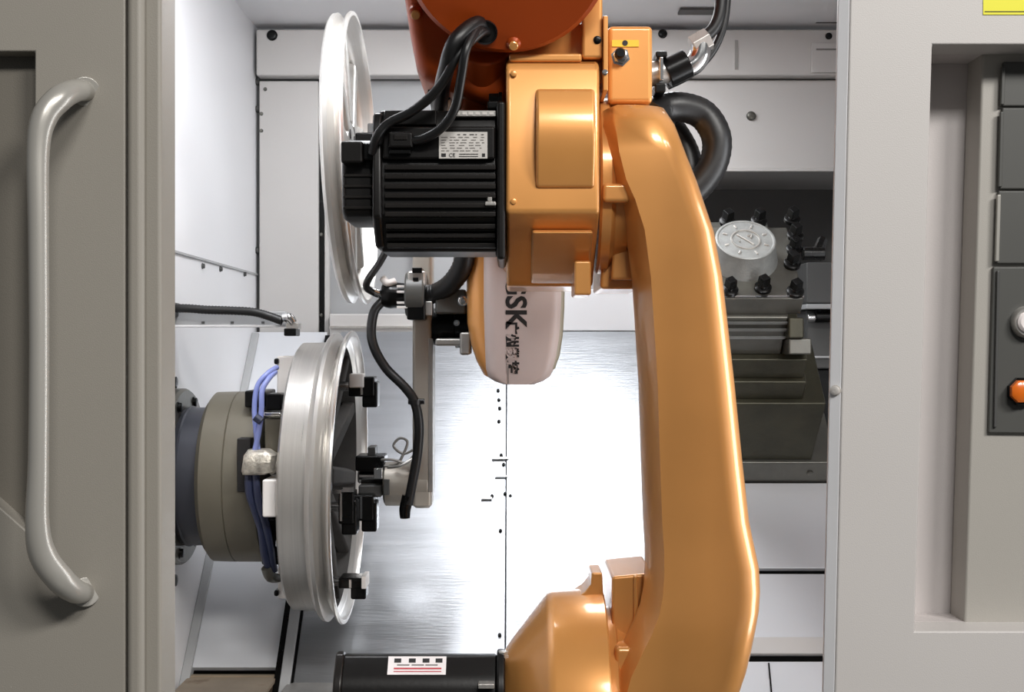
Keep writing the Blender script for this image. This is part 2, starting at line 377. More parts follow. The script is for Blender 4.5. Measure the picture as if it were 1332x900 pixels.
bb = MB().lathe(P(1328, 509, YC-.005), (0, -1, 0), [(0, .0150), (.006, .0150), (.008, .0130)], 8, True, R(22.5)).build('push_button', 'bolt', CP); tag(bb, 'amber octagonal push button')
MB().lathe(P(1328, 509, YC-.012), (0, -1, 0), [(0, .0122), (.005, .0118), (.007, .009)], 8, True, R(22.5)).build('button_cap', 'amber', bb)

# ================================================================== ROBOT
RB = thing('robot_arm', 'orange industrial robot arm with black servo motors reaching into the machine', 'robot', (.1, 1.62, -.70))
# --- lower arm: the tall C-shaped casting
secs = []
for py_, L, Rr, y0, y1 in ((126, 818, 846, 1.60, 1.68), (129, 808, 858, 1.55, 1.72), (136, 802, 868, 1.52, 1.735), (160, 800, 879, 1.502, 1.745), (200, 805, 894, 1.5, 1.745), (235, 814, 908, 1.5, 1.745), (262, 826, 917, 1.5, 1.745),
        (300, 838, 930, 1.5, 1.745), (360, 846, 941, 1.5, 1.745), (420, 850, 948, 1.5, 1.74), (500, 855, 957, 1.5, 1.74), (600, 858, 967, 1.5, 1.74), (680, 861, 976, 1.5, 1.74),
        (715, 863, 983, 1.498, 1.74), (740, 863, 988, 1.496, 1.745), (770, 861, 989, 1.494, 1.75), (795, 856, 987, 1.492, 1.75), (820, 846, 982, 1.49, 1.75), (845, 833, 977, 1.49, 1.75), (875, 819, 970, 1.49, 1.75), (910, 810, 958, 1.49, 1.75), (980, 804, 930, 1.50, 1.74)):
    secs.append((Z(py_, 1.515), X(L, 1.505)-.017, X(Rr, 1.52), y0, y1, .030))
MB().loft(secs, 8, (.017, .06, .024)).build('lower_arm', 'orange', RB, 0, 2, 60)
# arm end bosses on the elbow axis
EY, EZ = 1.63, Z(243, 1.63)
MB().lathe((X(781, 1.52), EY, EZ), (1, 0, 0), [(0, .108), (.003, .112), (.014, .112), (.020, .104), (.036, .100)], 48).build('elbow_flange', 'orange', RB, 0, 2, 30)
MB().rect(784, 238, 820, 263, 1.512, 1.70).build('cast_boss', 'orange', RB, .005, 3)
MB().py([(784, 263), (824, 263), (832, 300), (834, 376), (781, 376)], 1.60, 1.75).build('cast_bracket', 'orange', RB, .004, 3)
MB().py([(797, 322), (818, 322), (830, 364), (795, 364)], 1.580, 1.62).build('cast_bracket', 'orange', RB, .004, 3)
# --- elbow housing
x0, x1 = X(658, 1.5), X(780, 1.5)
prof = [(1.505, Z(83, 1.505)), (1.50, Z(92, 1.5)), (1.498, Z(276, 1.498)), (1.620, Z(366, 1.620)), (1.626, Z(373, 1.626)), (1.74, Z(373, 1.592)), (1.76, .22), (1.74, Z(75, 1.60)), (1.56, Z(72, 1.56))]
EH = MB().px(prof, x0, x1).build('elbow_housing', 'orange', RB, .005, 3)
arc = []
for k in range(9):
    a = k/8; zz = Z(116+127*a, 1.49); arc.append((1.497 - .020*math.sin(math.pi*(a*.86+.1)), zz))
MB().px([(1.51, Z(113, 1.5))] + arc + [(1.51, Z(246, 1.5))], X(697, 1.49), X(774, 1.49)).build('raised_cover', 'orange', EH, .004, 3)
MB().px([(1.525, Z(298, 1.52)), (1.514, Z(302, 1.514)), (1.586, Z(354, 1.586)), (1.612, Z(368, 1.612)), (1.63, Z(368, 1.615))], X(692, 1.51), X(772, 1.51)).build('raised_cover', 'orange', EH, .003, 3)
MB().rect(747, 339, 769, 384, 1.550, 1.63).build('stop_lug', 'orange', EH, .003, 3)
MB().rect(662, 69, 757, 80, 1.508, 1.60).build('top_rim', 'orange', EH, .003, 3)
for q in ((668, 262), (668, 96)): hexbolt(EH, P(q[0], q[1], 1.499), (0, -1, 0), .0035, .003, 'orange', 'screw', 12, False)
# --- rear drive housing above (leaning forward, its end plate faces down)
ax = Vector((0, .82, .57)); up = Vector((0, -.57, .82)); cc = Vector((X(660, 1.45), 1.43, .441))
DH = MB().lathe(cc, ax, [(0, .112), (.006, .118), (.05, .118), (.052, .112), (.30, .105)], 64).build('rear_drive_housing', 'orange_shaded', RB, 0, 2, 30)
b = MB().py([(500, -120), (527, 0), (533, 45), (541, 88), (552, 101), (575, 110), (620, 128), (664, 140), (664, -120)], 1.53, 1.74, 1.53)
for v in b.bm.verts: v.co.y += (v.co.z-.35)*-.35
b.build('forearm_body', 'orange_shaded', RB, .018, 5)
MB().cyl(P(629, 60, 1.535), P(626, 150, 1.62), .033, 40).build('forearm_neck', 'orange_shaded', RB, .004)
for q in ((541, 17), (668, 57), (592, 55)):
    p_ = P(q[0], q[1], 1.49); d = (p_-cc).dot(ax); p_ = p_ - ax*d if q[0] > 600 else P(q[0], q[1], 1.505)
    MB().lathe(p_, -ax, [(-.012, .0085), (.001, .0085), (.004, .006)], 20).build('bolt_seat', 'orange_shaded', DH, 0)
    hexbolt(DH, p_, -ax, .0055, .008, 'orange', 'bolt', 12)
p_ = P(631, 42, 1.48); p_ -= ax*(p_-cc).dot(ax)
MB().ringlathe(p_, -ax, [(-.004, .0125), (.003, .0125), (.004, .0145), (-.004, .0145)], 28).build('cable_grommet', 'rubber', DH)
MB().cyl(p_-ax*.0008, p_+ax*.01, .0125, 24).build('cable_port', 'ink', DH)
HOLE = p_
MB().py([(664, 108), (664, 30), (784, 30), (784, 108)], 1.535, 1.70, 1.535).build('housing_web', 'orange', RB, .003)
MB().rect(757, -60, 784, 76, 1.512, 1.70).build('side_cheek', 'orange', RB, .004, 3)
MB().rect(784.5, 20, 791, 118, 1.505, 1.66).build('flange_plate', 'orange', RB, .0015)
hexbolt(RB, P(777, 52, 1.512), (0, -1, 0), .004, .003, 'bolt', 'screw', 12)
hexbolt(RB, P(787, 94, 1.505), (0, -1, 0), .0028, .004, 'chrome', 'screw', 12, False)
# connector box
CB = MB().rect(791, 33, 849, 134, 1.56, 1.72).build('connector_box', 'orange', RB, .006, 4)
MB().rect(796, 52, 831, 60.5, 1.5585, 1.562).build('sticker', 'yellow2', CB)
MB().lathe(P(813, 56, 1.5585), (0, -1, 0), [(0, .0035), (.0006, .0035)], 12).build('sticker_mark', 'ink', CB)
hexbolt(CB, P(807, 74, 1.56), (0, -1, 0), .0095, .008, 'chrome', 'cable_gland', 6, False)
MB().lathe(P(806, 71, 1.552), (0, -1, 0), [(0, .0065), (.010, .0065), (.012, .005)], 18).build('gland_plug', 'bolt', CB)

# --- servo motors (axis along x)
def servo(px0, px1, ytop, ybot, Yf, nm, fins, dy=0):
    """body with stepped octagonal section; returns the part"""
    zt, zb = Z(ytop, Yf), Z(ybot, Yf); hgt = zt-zb; c = hgt*.14; Yb = Yf+hgt*.97
    x0, x1 = X(px0, Yf), X(px1, Yf)
    o = MB().px([(Yf+.012, zt), (Yf, zt-c), (Yf, zt-hgt*.76), (Yf+c*1.5, zb), (Yb-c*1.5, zb), (Yb, zb+c*1.7), (Yb, zt-c), (Yb-c, zt)], x0, x1).build(nm, 'motor', RB, .003)
    for a in fins:
        zc = zt-hgt*a
        yy = Yf if a < .76 else Yf + c*1.5*(a-.76)/.24
        MB().px([(yy-.0055, zc+.0030), (yy-.0055, zc-.0030), (yy+.01, zc-.0040), (yy+.01, zc+.0040)], x0+.008, x1-.001).build('cooling_fin', 'motor_fin', o, .0012)
    return o, zt, zb, Yb, x0, x1
UM, zt, zb, Yb, x0, x1 = servo(492, 646, 141, 325, 1.505, 'upper_servo_motor', (.42, .485, .555, .62, .69, .75, .83, .89, .955))
MB().px([(1.498, zt+.008), (1.498, zb-.012), (Yb, zb-.012), (Yb, zt+.008)], X(646, 1.5), X(657.5, 1.5)).build('mounting_flange', 'motor', UM, .004)
MB().px([(1.508, zt-.004), (1.498, zt-.022), (1.498, Z(283, 1.5)), (1.535, zb+.004), (Yb-.02, zb+.004), (Yb, zt-.004)], X(484, 1.5), X(497, 1.5)).build('end_plate', 'motor', UM, .004)
MB().px([(1.53, Z(180, 1.52)), (1.52, Z(192, 1.52)), (1.52, Z(278, 1.52)), (1.535, Z(286, 1.52)), (1.63, Z(286, 1.52)), (1.63, Z(180, 1.52))], X(444, 1.52), X(487, 1.52)).build('encoder_cover', 'motor', UM, .007, 3)
for a in (226, 240, 254, 268):
    MB().rect(446, a, 484, a+4, 1.5175, 1.53).build('cover_rib', 'motor_fin', UM, .001)
MB().rect(443, 183, 472, 212, 1.500, 1.53).build('encoder_plug', 'motor', UM, .003)
MB().rect(472, 186, 488, 208, 1.505, 1.53).build('plug_nut', 'bolt', UM, .002)
MB().rect(497, 164, 644, 207, 1.497, 1.53).build('terminal_box', 'motor', UM, .003)
MB().rect(500, 143, 568, 163, 1.502, 1.53).build('top_cover', 'motor', UM, .002)
pl = MB().rect(571, 171.5, 634, 206, 1.4955, 1.499).build('rating_plate', 'plate', UM); tag(pl, 'silver rating plate')
rnd = random.Random(3); m_ = MB(); m2 = MB()
for row, yy in enumerate((174.5, 178, 181.5, 185, 188.5, 192, 195.5)):
    xx = 574 if row else 595
    while xx < 628:
        wd = rnd.uniform(2, 8)
        (m_ if row else m2).rect(xx, yy, min(xx+wd, 630), yy+1.1, 1.4951, 1.496); xx += wd + rnd.uniform(1.5, 6)
m2.rect(574, 199.5, 580, 204, 1.4951, 1.496); m2.rect(627, 199.5, 631, 204, 1.4951, 1.496); m2.rect(597, 200, 622, 201, 1.4951, 1.496); m2.rect(597, 203, 622, 204, 1.4951, 1.496)
tag(m_.build('plate_print', 'greyink', pl), None, None, 'stuff'); tag(m2.build('plate_print', 'ink', pl), None, None, 'stuff')
text('CE', 'plate_mark', 'ink', pl, P(588, 202, 1.4952), (1, 0, 0), (0, 0, 1), .0062)
MB().rect(588, 143.5, 645, 151.5, 1.5035, 1.53).build('top_strip', 'alu_cast', UM, .001)
for a in (592, 601, 609, 618, 627, 636):
    MB().rect(a, 145.5, a+6, 149.5, 1.5028, 1.51).build('raised_mark', 'plate', UM, .0004)
MB().rect(505, 171, 537, 192, 1.484, 1.50).build('power_plug', 'motor', UM, .003)
MB().rect(512, 175, 530, 182, 1.4825, 1.49).build('plug_face', 'motor_fin', UM, .001)
MB().rect(506, 195, 534, 200, 1.488, 1.50).build('plug_latch', 'bolt', UM, .001)
MB().rect(631, 262, 645, 267, 1.492, 1.505).build('clip', 'alu', UM, .001)
MB().rect(634, 256, 640, 262, 1.495, 1.505).build('clip', 'alu_cast', UM, .001)
hexbolt(UM, P(651, 128, 1.53), (-1, 0, 0), .006, .014, 'bolt', 'bolt', 6, False)
MB().rect(634, 131, 655, 141, 1.51, 1.53).build('bolt_head', 'bolt', UM, .002)
# lower motor
LM, zt, zb, Yb, x0, x1 = servo(444, 646, 903, 1060, 1.52, 'lower_servo_motor', (.08, .16, .24, .32, .40))
x0 = X(444, 1.535); x1 = X(646, 1.535)
def motor_top(g):
    return [(1.522-g, -.62), (1.522-g, -.412), (1.532-g*.7, -.3966+g*.7), (1.550-g*.4, -.3786+g), (1.562, -.3786+g), (1.60, -.405+g), (1.66, -.50), (1.66, -.62)]
MB().px(motor_top(0), x0, x1).build('top_housing', 'motor', LM, .003)
MB().px(motor_top(.006), X(646, 1.53), X(657, 1.53)).build('mounting_flange', 'motor', LM, .003)
MB().px(motor_top(.003), X(432, 1.52), X(444, 1.52)).build('end_plate', 'motor_fin', LM, .003)
a0 = Vector((0, 1.532, -.3966)); a1 = Vector((0, 1.550, -.3786)); tn = (a1-a0).normalized(); nn = Vector((0, -tn.z, tn.y))
def lowlab(xa, xb, ta, tb, lift, m_, nm, par):
    L = (a1-a0).length; q = [a0+tn*L*ta, a0+tn*L*tb]
    A = [Vector((X(xa, 1.535), q[0].y, q[0].z)), Vector((X(xb, 1.535), q[0].y, q[0].z)), Vector((X(xb, 1.535), q[1].y, q[1].z)), Vector((X(xa, 1.535), q[1].y, q[1].z))]
    return MB().extr([v+nn*(lift-.0045) for v in A], [v+nn*(lift-.008) for v in A]).build(nm, m_, par)
lb = lowlab(504, 580, -.02, .96, .005, 'whitelab', 'rating_label', LM); tag(lb, 'white label with black and red print')
for a in (512, 531, 549, 566): lowlab(a, a+9, .62, .84, .0055, 'ink', 'label_print', lb)
for a in (516, 535, 553): lowlab(a, a+16, .46, .52, .0055, 'greyink', 'label_print', lb)
lowlab(512, 574, .26, .34, .0055, 'redink', 'label_print', lb); lowlab(512, 574, .12, .16, .0055, 'redink', 'label_print', lb)
hexbolt(LM, P(654, 853, 1.55), (0, 0, 1), .006, .006, 'alu', 'bolt', 6, False)
MB().rect(622, 890, 643, 896, 1.512, 1.53).build('clip', 'alu', LM, .001)
# --- shoulder housing (turned about x) and its lug
SY, SZ = 1.62, -.468
def sx(px): return X(px, 1.60)
SH = MB().lathe((0, SY, SZ), (1, 0, 0), [(sx(655), .075), (sx(659), .082), (sx(666), .092), (sx(709), .146), (sx(713), .1505), (sx(720), .153), (sx(770), .156), (sx(784), .156), (sx(786), .154)], 72).build('shoulder_housing', 'orange', RB, 0, 2, 30)
MB().py([(748, 776), (760, 768), (768, 758), (769, 743), (783, 743), (785, 800), (748, 800)], 1.60, 1.66, 1.61).build('lug', 'orange', SH, .0025, 3)
MB().lathe((0, SY, SZ), (1, 0, 0), [(sx(786.5), .126), (sx(788), .132), (sx(797), .134), (sx(800), .128), (sx(840), .11)], 56).build('shoulder_flange', 'orange', RB, 0, 2, 30)
MB().py([(796, 750), (850, 745), (858, 840), (796, 840)], 1.57, 1.70, 1.57).build('stop_block', 'orange', RB, .004, 3)
MB().py([(824, 748), (829, 748), (832, 840), (824, 840)], 1.565, 1.58, 1.57).build('stop_rib', 'orange', RB, .002, 2)
MB().rect(800, 842, 824, 880, 1.52, 1.60).build('cast_pad', 'orange', RB, .006, 3)
# base column hidden below the frame
MB().lathe((.1, 1.62, -.70), (0, 0, 1), [(0, .16), (.02, .16), (.03, .13), (.20, .10)], 40).build('base_column', 'orange', RB)

# --- forearm reaching back to the wrist, with the pale cover
MB().extr([Vector((x, 1.70, z)) for x, z in ((X(672,1.7), .095), (X(760,1.7), .095), (X(760,1.7), .26), (X(672,1.7), .26))], [Vector((x, 2.02, z)) for x, z in ((X(650,2.0), .115), (X(722,2.0), .115), (X(722,2.0), .25), (X(650,2.0), .25))]).build('forearm_tube', 'orange', RB, .015, 4)
secs = []
for py_, L, Rr, rr in ((300, 608, 700, .03), (360, 607, 700, .03), (420, 608, 700, .03), (448, 613, 700, .03), (470, 620, 696, .03), (488, 630, 690, .02), (494, 640, 684, .02)):
    secs.append((Z(py_, 2.0), X(L, 2.03), X(Rr, 2.0), 1.995, 2.17, rr))
MB().loft(secs, 6).build('wrist_casting', 'orange', RB, 0, 2, 60)
secs = []
for py_, L, Rr, rr in ((290, 629, 735, .03), (400, 629, 733, .03), (435, 630, 731, .03), (462, 631, 727, .03), (480, 632, 721, .028), (490, 635, 715, .024), (496, 643, 706, .02), (500, 655, 694, .012)):
    secs.append((Z(py_, 1.98), X(L, 1.98), X(Rr, 1.99), 1.972, 2.16, rr*.7))
WC = MB().loft(secs, 8).build('wrist_cover', 'cover', RB, 0, 2, 60); tag(WC, 'pale mauve wrist cover with black lettering')
MB().loft([(Z(a_, 1.98), X(b_, 1.98), X(c_, 1.98), 1.980, 2.15, .008) for a_, b_, c_ in ((300, 715, 736), (400, 715, 734.5), (435, 715, 732.5), (462, 713, 728.5), (480, 709, 722))]).build('side_strip', 'stripe', WC, 0, 2, 60)
MB().rect(660.5, 476, 661.5, 499, 1.9712, 1.974).build('cover_seam', 'greyink', WC)
text('GSK', 'lettering', 'ink', WC, P(670, 391.5, 1.9718), (0, 0, -1), (1, 0, 0), .045, .0003, 'CENTER', .0012)
text('广州数控', 'lettering', 'ink', WC, P(665.5, 452, 1.9718), (0, 0, -1), (1, 0, 0), .0205, .0003, 'CENTER', .0009)
# wrist flange (axis along x) to the gripper
WY, WZ = 2.10, Z(412, 2.10)
MB().lathe((X(560, 2.1), WY, Z(425, 2.1)), (1, 0, 0), [(0, .028), (.004, .031), (.04, .031), (.042, .036), (.064, .036)], 36).build('wrist_flange', 'bolt', RB, 0, 2, 30)
MB().rect(566, 376, 606, 408, 2.03, 2.12).build('wrist_block', 'keypad', RB, .004)
MB().rect(566, 440, 602, 450, 2.04, 2.12).build('wrist_block', 'alu_cast', RB, .004)
MB().rect(598, 432, 612, 462, 2.03, 2.10).build('wrist_block', 'alu_cast', RB, .004)
hexbolt(RB, P(602, 391, 2.03), (0, -1, 0), .007, .006, 'chrome', 'bolt', 16)
hexbolt(RB, P(594, 420, 2.065), (0, -1, 0), .004, .006, 'chrome', 'bolt', 12)
# --- cables and hoses carried by the robot
def cable(pts, r, nm='cable', m='rubber', par=RB, ridge=0, sub=6):
    return MB().tube([P(*q) if not isinstance(q, Vector) else q for q in pts], r, 10, sub, ridge).build(nm, m, par)
H = HOLE
cable([H+Vector((.004, .01, 0)), H+Vector((-.004, -.014, -.004)), (596, 72, 1.452), (572, 112, 1.462), (540, 142, 1.475), (505, 160, 1.482), (490, 178, 1.485), (484, 198, 1.500)], .0054)
cable([H+Vector((0, .01, 0)), H+Vector((-.006, -.012, .003)), (607, 62, 1.446), (600, 100, 1.452), (592, 140, 1.464), (575, 166, 1.476), (552, 180, 1.484), (536, 183, 1.490)], .0054)
cable([H+Vector((-.002, .01, .004)), H+Vector((-.010, -.012, .006)), (592, 55, 1.45), (580, 92, 1.47), (574, 120, 1.53), (572, 150, 1.62)], .0095)
cable([H+Vector((-.004, .01, .003)), H+Vector((-.010, -.006, .006)), (600, 50, 1.456), (588, 85, 1.462), (566, 122, 1.470), (530, 150, 1.480), (500, 164, 1.486), (492, 186, 1.495)], .0048)
cable([(572, 120, 1.60), (590, 200, 1.95), (604, 300, 1.99), (603, 340, 2.0), (590, 365, 2.02), (570, 380, 2.04), (552, 384, 2.05)], [.016]*7, 'dress_hose', 'rubber', RB, .35, 9)
cable([(845, 150, 1.68), (860, 142, 1.70), (885, 139, 1.71), (915, 150, 1.72), (932, 180, 1.72), (927, 215, 1.72), (905, 245, 1.72), (880, 262, 1.72), (862, 268, 1.70)], .0205, 'dress_hose', 'rubber', RB, .15, 9)
cable([(850, 158, 1.70), (864, 160, 1.75), (880, 175, 1.76), (895, 205, 1.76), (897, 235, 1.75), (885, 262, 1.72), (868, 272, 1.70)], .018, 'dress_hose', 'rubber', RB, .15, 9)
# cable coupling behind the connector box
cable([(938, -30, 1.68), (937, 12, 1.68), (929, 36, 1.68), (914, 50, 1.68)], .0085, 'power_cable')
cable([(947, -30, 1.70), (943, 25, 1.70), (928, 65, 1.70), (900, 95, 1.70), (868, 112, 1.70)], .0055, 'power_cable')
MB().tube([P(912, 54, 1.68), P(910, 72, 1.68), P(902, 84, 1.68), P(884, 92, 1.68)], [.0135, .014, .014, .013], 20, 6).build('elbow_fitting', 'chrome', RB)
MB().cyl(P(922, 50, 1.68), P(901, 58, 1.68)+Vector((0, 0, -.004)), .0155, 6).build('gland_nut', 'alu', RB, .001)
MB().cyl(P(895, 82, 1.68), P(866, 96, 1.68), .0195, 12).build('gland_nut', 'bolt', RB, .002)
MB().cyl(P(868, 92, 1.68), P(842, 98, 1.68), .016, 20).build('gland_body', 'alu', RB, .001)
MB().rect(853, 66, 868, 74, 1.66, 1.70).build('latch', 'bolt', RB, .002)
MB().rect(858, 74, 863, 104, 1.655, 1.70).build('latch', 'chrome', RB, .001)
MB().rect(852, 108, 866, 120, 1.66, 1.70).build('latch', 'bolt', RB, .002)

# ================================================================== WHEELS
WYY = 2.10
def wheel(xr, zc, xl, label, nspk, rot, dish, tilt=0, dark=False):
    """rim whose outer lip plane is at x=xr and whose inner edge is at x=xl; spokes near the lip"""
    t = thing('alloy_wheel', label, 'wheel', (xr, WYY, zc), 'alloy wheels in the machine'); L = xr-xl
    s = WYY/F; o = (xr, WYY, zc)
    prof = [(-L, 168*s), (-L+.004, 172*s), (-L+.03 if L > .05 else -L+.012, 172.5*s), (-.046, 173*s), (-.040, 173*s), (-.034, 182*s), (-.030, 185.5*s), (-.024, 186*s), (-.020, 182*s), (-.014, 174*s), (-.009, 178*s), (-.005, 187*s), (-.001, 189*s), (.002, 188*s),
            (.002, 183*s), (-.006, 181*s), (-.02, 168*s), (-.05 if L > .05 else -.03, 165*s), (-L, 163*s)]
    if L <= .05:
        prof = [(-.037, 168*s), (-.036, 174*s), (-.033, 182*s), (-.029, 185.5*s), (-.022, 186*s), (-.018, 181*s), (-.013, 175*s), (-.009, 178*s), (-.005, 186*s), (-.001, 188*s), (.002, 187*s), (.002, 182*s), (-.006, 180*s), (-.016, 172*s), (-.03, 168*s)]
    MB().ringlathe(o, (1, 0, 0), prof, 96).build('rim', 'alu', t, 0, 2, 40)
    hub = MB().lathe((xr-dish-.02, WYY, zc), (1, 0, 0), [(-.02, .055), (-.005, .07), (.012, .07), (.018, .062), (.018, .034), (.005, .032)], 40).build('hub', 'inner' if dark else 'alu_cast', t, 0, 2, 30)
    first = None
    for k in range(nspk):
        b = MB(); r0, r1 = .060, 167*s
        f = lambda r, wdt, xx: (xx, wdt, r)
        A = [(-dish-.028, -.020, r0), (-dish-.028, .020, r0), (-dish+.000, .014, r0), (-dish+.000, -.014, r0)]
        B = [(-.036, -.017, r1), (-.036, .017, r1), (-.016, .011, r1), (-.016, -.011, r1)]
        a = rot + 2*math.pi*k/nspk; rm = Matrix.Rotation(a, 3, 'X')
        tf = lambda q: Vector(o) + rm @ Vector(q)
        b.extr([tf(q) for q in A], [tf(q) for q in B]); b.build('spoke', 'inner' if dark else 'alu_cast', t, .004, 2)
    for k in range(5):
        a = rot + 2*math.pi*(k+.5)/5
        p_ = Vector((xr-dish-.002, WYY+.047*math.sin(a), zc+.047*math.cos(a)))
        MB().cyl(p_, p_+Vector((.0015, 0, 0)), .008, 14).build('bolt_hole', 'ink', t)
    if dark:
        MB().ringlathe(o, (1, 0, 0), [(-.016, 171.5*s), (-.04, 164*s), (-L+.002, 162*s), (-L+.002, 159*s), (-.04, 161*s), (-.016, 168*s)], 72).build('shaded_inner_barrel', 'inner', t)  # added dark lining, its colour carries the shade inside the wheel
    t.rotation_euler = (0, R(tilt), 0)
    return t
zc1 = Z(619, 2.1)
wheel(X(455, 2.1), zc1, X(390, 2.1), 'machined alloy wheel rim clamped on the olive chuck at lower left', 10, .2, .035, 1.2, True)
zc2 = Z(208, 2.1)
wheel(X(470, 2.1), zc2, X(441, 2.1), 'bright alloy wheel rim standing behind the upper black motor', 10, .05, .012, -2)

# ================================================================== CHUCK
CH = thing('wheel_chuck', 'olive grey spindle chuck with blue air hoses holding the lower wheel', 'chuck', (XL, WYY, zc1))
s = 2.1/F; A1 = (1, 0, 0)
def xs(px): return X(px, 2.1)
MB().lathe((0, WYY, zc1), A1, [(XL, .145), (xs(240)-.001, .145), (xs(243), .1415), (xs(244), .10)], 64).build('spindle_flange', 'iron', CH, 0, 2, 30)
for k in range(8):
    a = R(20+45*k); p_ = Vector((xs(243.2), WYY+.128*math.sin(a), zc1+.128*math.cos(a)))
    hexbolt(CH, p_, A1, .0075, .006, 'bolt', 'flange_bolt', 14)
MB().lathe((0, WYY, zc1), A1, [(xs(243), .112), (xs(250), .116), (xs(252), .1135), (xs(285), .1135)], 64).build('adapter_collar', 'navy', CH, 0, 2, 30)
MB().lathe((0, WYY, zc1), A1, [(xs(276), .110), (xs(276)+.002, .128), (xs(284), .139), (xs(312), .140), (xs(313), .1385), (xs(314), .140), (xs(352), .140), (xs(356), .135), (xs(358), .09)], 72).build('chuck_body', 'olive', CH, 0, 2, 30)
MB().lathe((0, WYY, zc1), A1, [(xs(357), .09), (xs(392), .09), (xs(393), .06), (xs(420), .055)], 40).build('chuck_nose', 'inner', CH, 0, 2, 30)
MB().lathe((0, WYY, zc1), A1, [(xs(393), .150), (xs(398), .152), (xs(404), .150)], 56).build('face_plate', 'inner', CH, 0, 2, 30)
# parts sitting on the near side of the chuck body (front surface at Y about 1.96)
def nearY(py_, r=.140):
    dz = Z(py_, 2.0)-zc1
    return WYY - math.sqrt(max(r*r-dz*dz, .0001))
MB().rect(308, 570, 326, 640, 1.955, 2.0).build('slot_plate', 'ink', CH, .002)
MB().rect(318, 508, 345, 530, 2.0, 2.09).build('valve_block', 'bolt', CH, .003)
def jaw(x0, y0, x1, y1, Y, d, nm='jaw_block', m='whiteblock'):
    return MB().rect(x0, y0, x1, y1, Y, Y+d).build(nm, m, CH, .003)
jaw(360, 463, 392, 515, 2.06, .08); jaw(356, 466, 362, 474, 2.05, .03, 'jaw_screw', 'bolt')
jaw(341, 624, 366, 673, 1.90, .10)
jaw(361, 738, 384, 779, 2.06, .08); jaw(356, 768, 362, 776, 2.05, .03, 'jaw_screw', 'bolt')
jaw(345, 512, 366, 534, 2.0, .06, 'jaw_carrier', 'bolt'); jaw(342, 536, 366, 542, 1.95, .03, 'jaw_pin', 'chrome'); jaw(344, 544, 368, 600, 1.96, .06, 'jaw_carrier', 'olive')
jaw(340, 676, 368, 735, 1.96, .06, 'jaw_carrier', 'bolt'); jaw(347, 700, 354, 714, 1.945, .02, 'jaw_pin', 'chrome'); jaw(357, 702, 364, 712, 1.945, .02, 'jaw_pin', 'chrome')
def ch_hose(pts, r, m): return MB().tube([P(*q) for q in pts], r, 10, 6).build('air_hose', m, CH)
ch_hose([(360, 478, 1.98), (348, 486, 1.95), (335, 502, 1.94), (331, 530, 1.935), (333, 560, 1.93), (336, 590, 1.93)], .0042, 'blue')
ch_hose([(358, 484, 1.97), (350, 492, 1.945), (341, 508, 1.93), (340, 535, 1.925), (336, 565, 1.92), (330, 592, 1.92)], .0042, 'blue')
ch_hose([(332, 542, 1.915), (340, 548, 1.915)], .0064, 'dkblue')
ch_hose([(324, 612, 1.93), (324, 640, 1.93), (332, 665, 1.935), (340, 690, 1.94), (344, 720, 1.95), (352, 745, 1.97)], .0062, 'dkblue')
ch_hose([(332, 612, 1.93), (336, 650, 1.93), (345, 680, 1.935), (352, 715, 1.95), (356, 742, 1.97)], .0062, 'dkblue')
MB().loft([(Z(617, 1.92), X(316, 1.92), X(346, 1.92), 1.91, 1.95, .008), (Z(612, 1.92), X(315, 1.92), X(358, 1.92), 1.905, 1.95, .01), (Z(592, 1.92), X(318, 1.92), X(360, 1.92), 1.905, 1.95, .01), (Z(585, 1.92), X(322, 1.92), X(348, 1.92), 1.915, 1.95, .008)]).build('manifold', 'braid', CH, 0, 2, 60)
MB().tube([P(350, 612, 1.92), P(362, 604, 1.93), P(366, 598, 1.95)], .008, 12).build('fitting', 'braid', CH)
MB().tube([P(346, 738, 1.96), P(352, 750, 1.97), P(364, 752, 2.0)], [.008, .009, .006], 12).build('fitting', 'iron', CH)
# claws that clamp the wheel from the front
def claw(px_, py_, Y, w_, h_, white=True):
    c = MB().rect(px_, py_, px_+w_, py_+h_, Y, Y+.05).build('clamp_claw', 'bolt', CH, .003)
    MB().rect(px_+w_-16, py_+h_*.25, px_+w_+4, py_+h_+14, Y+.004, Y+.044).build('claw_tip', 'bolt', c, .003)
    if white: MB().rect(px_+1, py_-4, px_+w_-14, py_+h_*.55, Y-.006, Y+.02).build('claw_pad', 'whiteblock', c, .002)
    MB().rect(px_+w_-18, py_+2, px_+w_-15, py_+h_*.9, Y-.002, Y+.01).build('claw_pin', 'chrome', c)
    MB().cyl(Vector((xs(392), Y+.02, Z(py_+h_/2, Y))), Vector((X(px_+4, Y), Y+.02, Z(py_+h_/2, Y))), .008, 14).build('pull_rod', 'chrome', c)
claw(453, 490, 2.08, 34, 26)
claw(440, 640, 1.99, 20, 42, False); claw(462, 644, 2.03, 24, 34, False)
claw(440, 752, 2.08, 32, 14, False)
MB().rect(470, 750, 476, 766, 2.07, 2.12).build('claw_pad', 'whiteblock', CH, .001)
MB().rect(432, 637, 444, 642, 1.985, 2.0).build('claw_pin', 'chrome', CH); MB().rect(446, 634, 460, 640, 1.985, 2.0).build('claw_pin', 'chrome', CH)

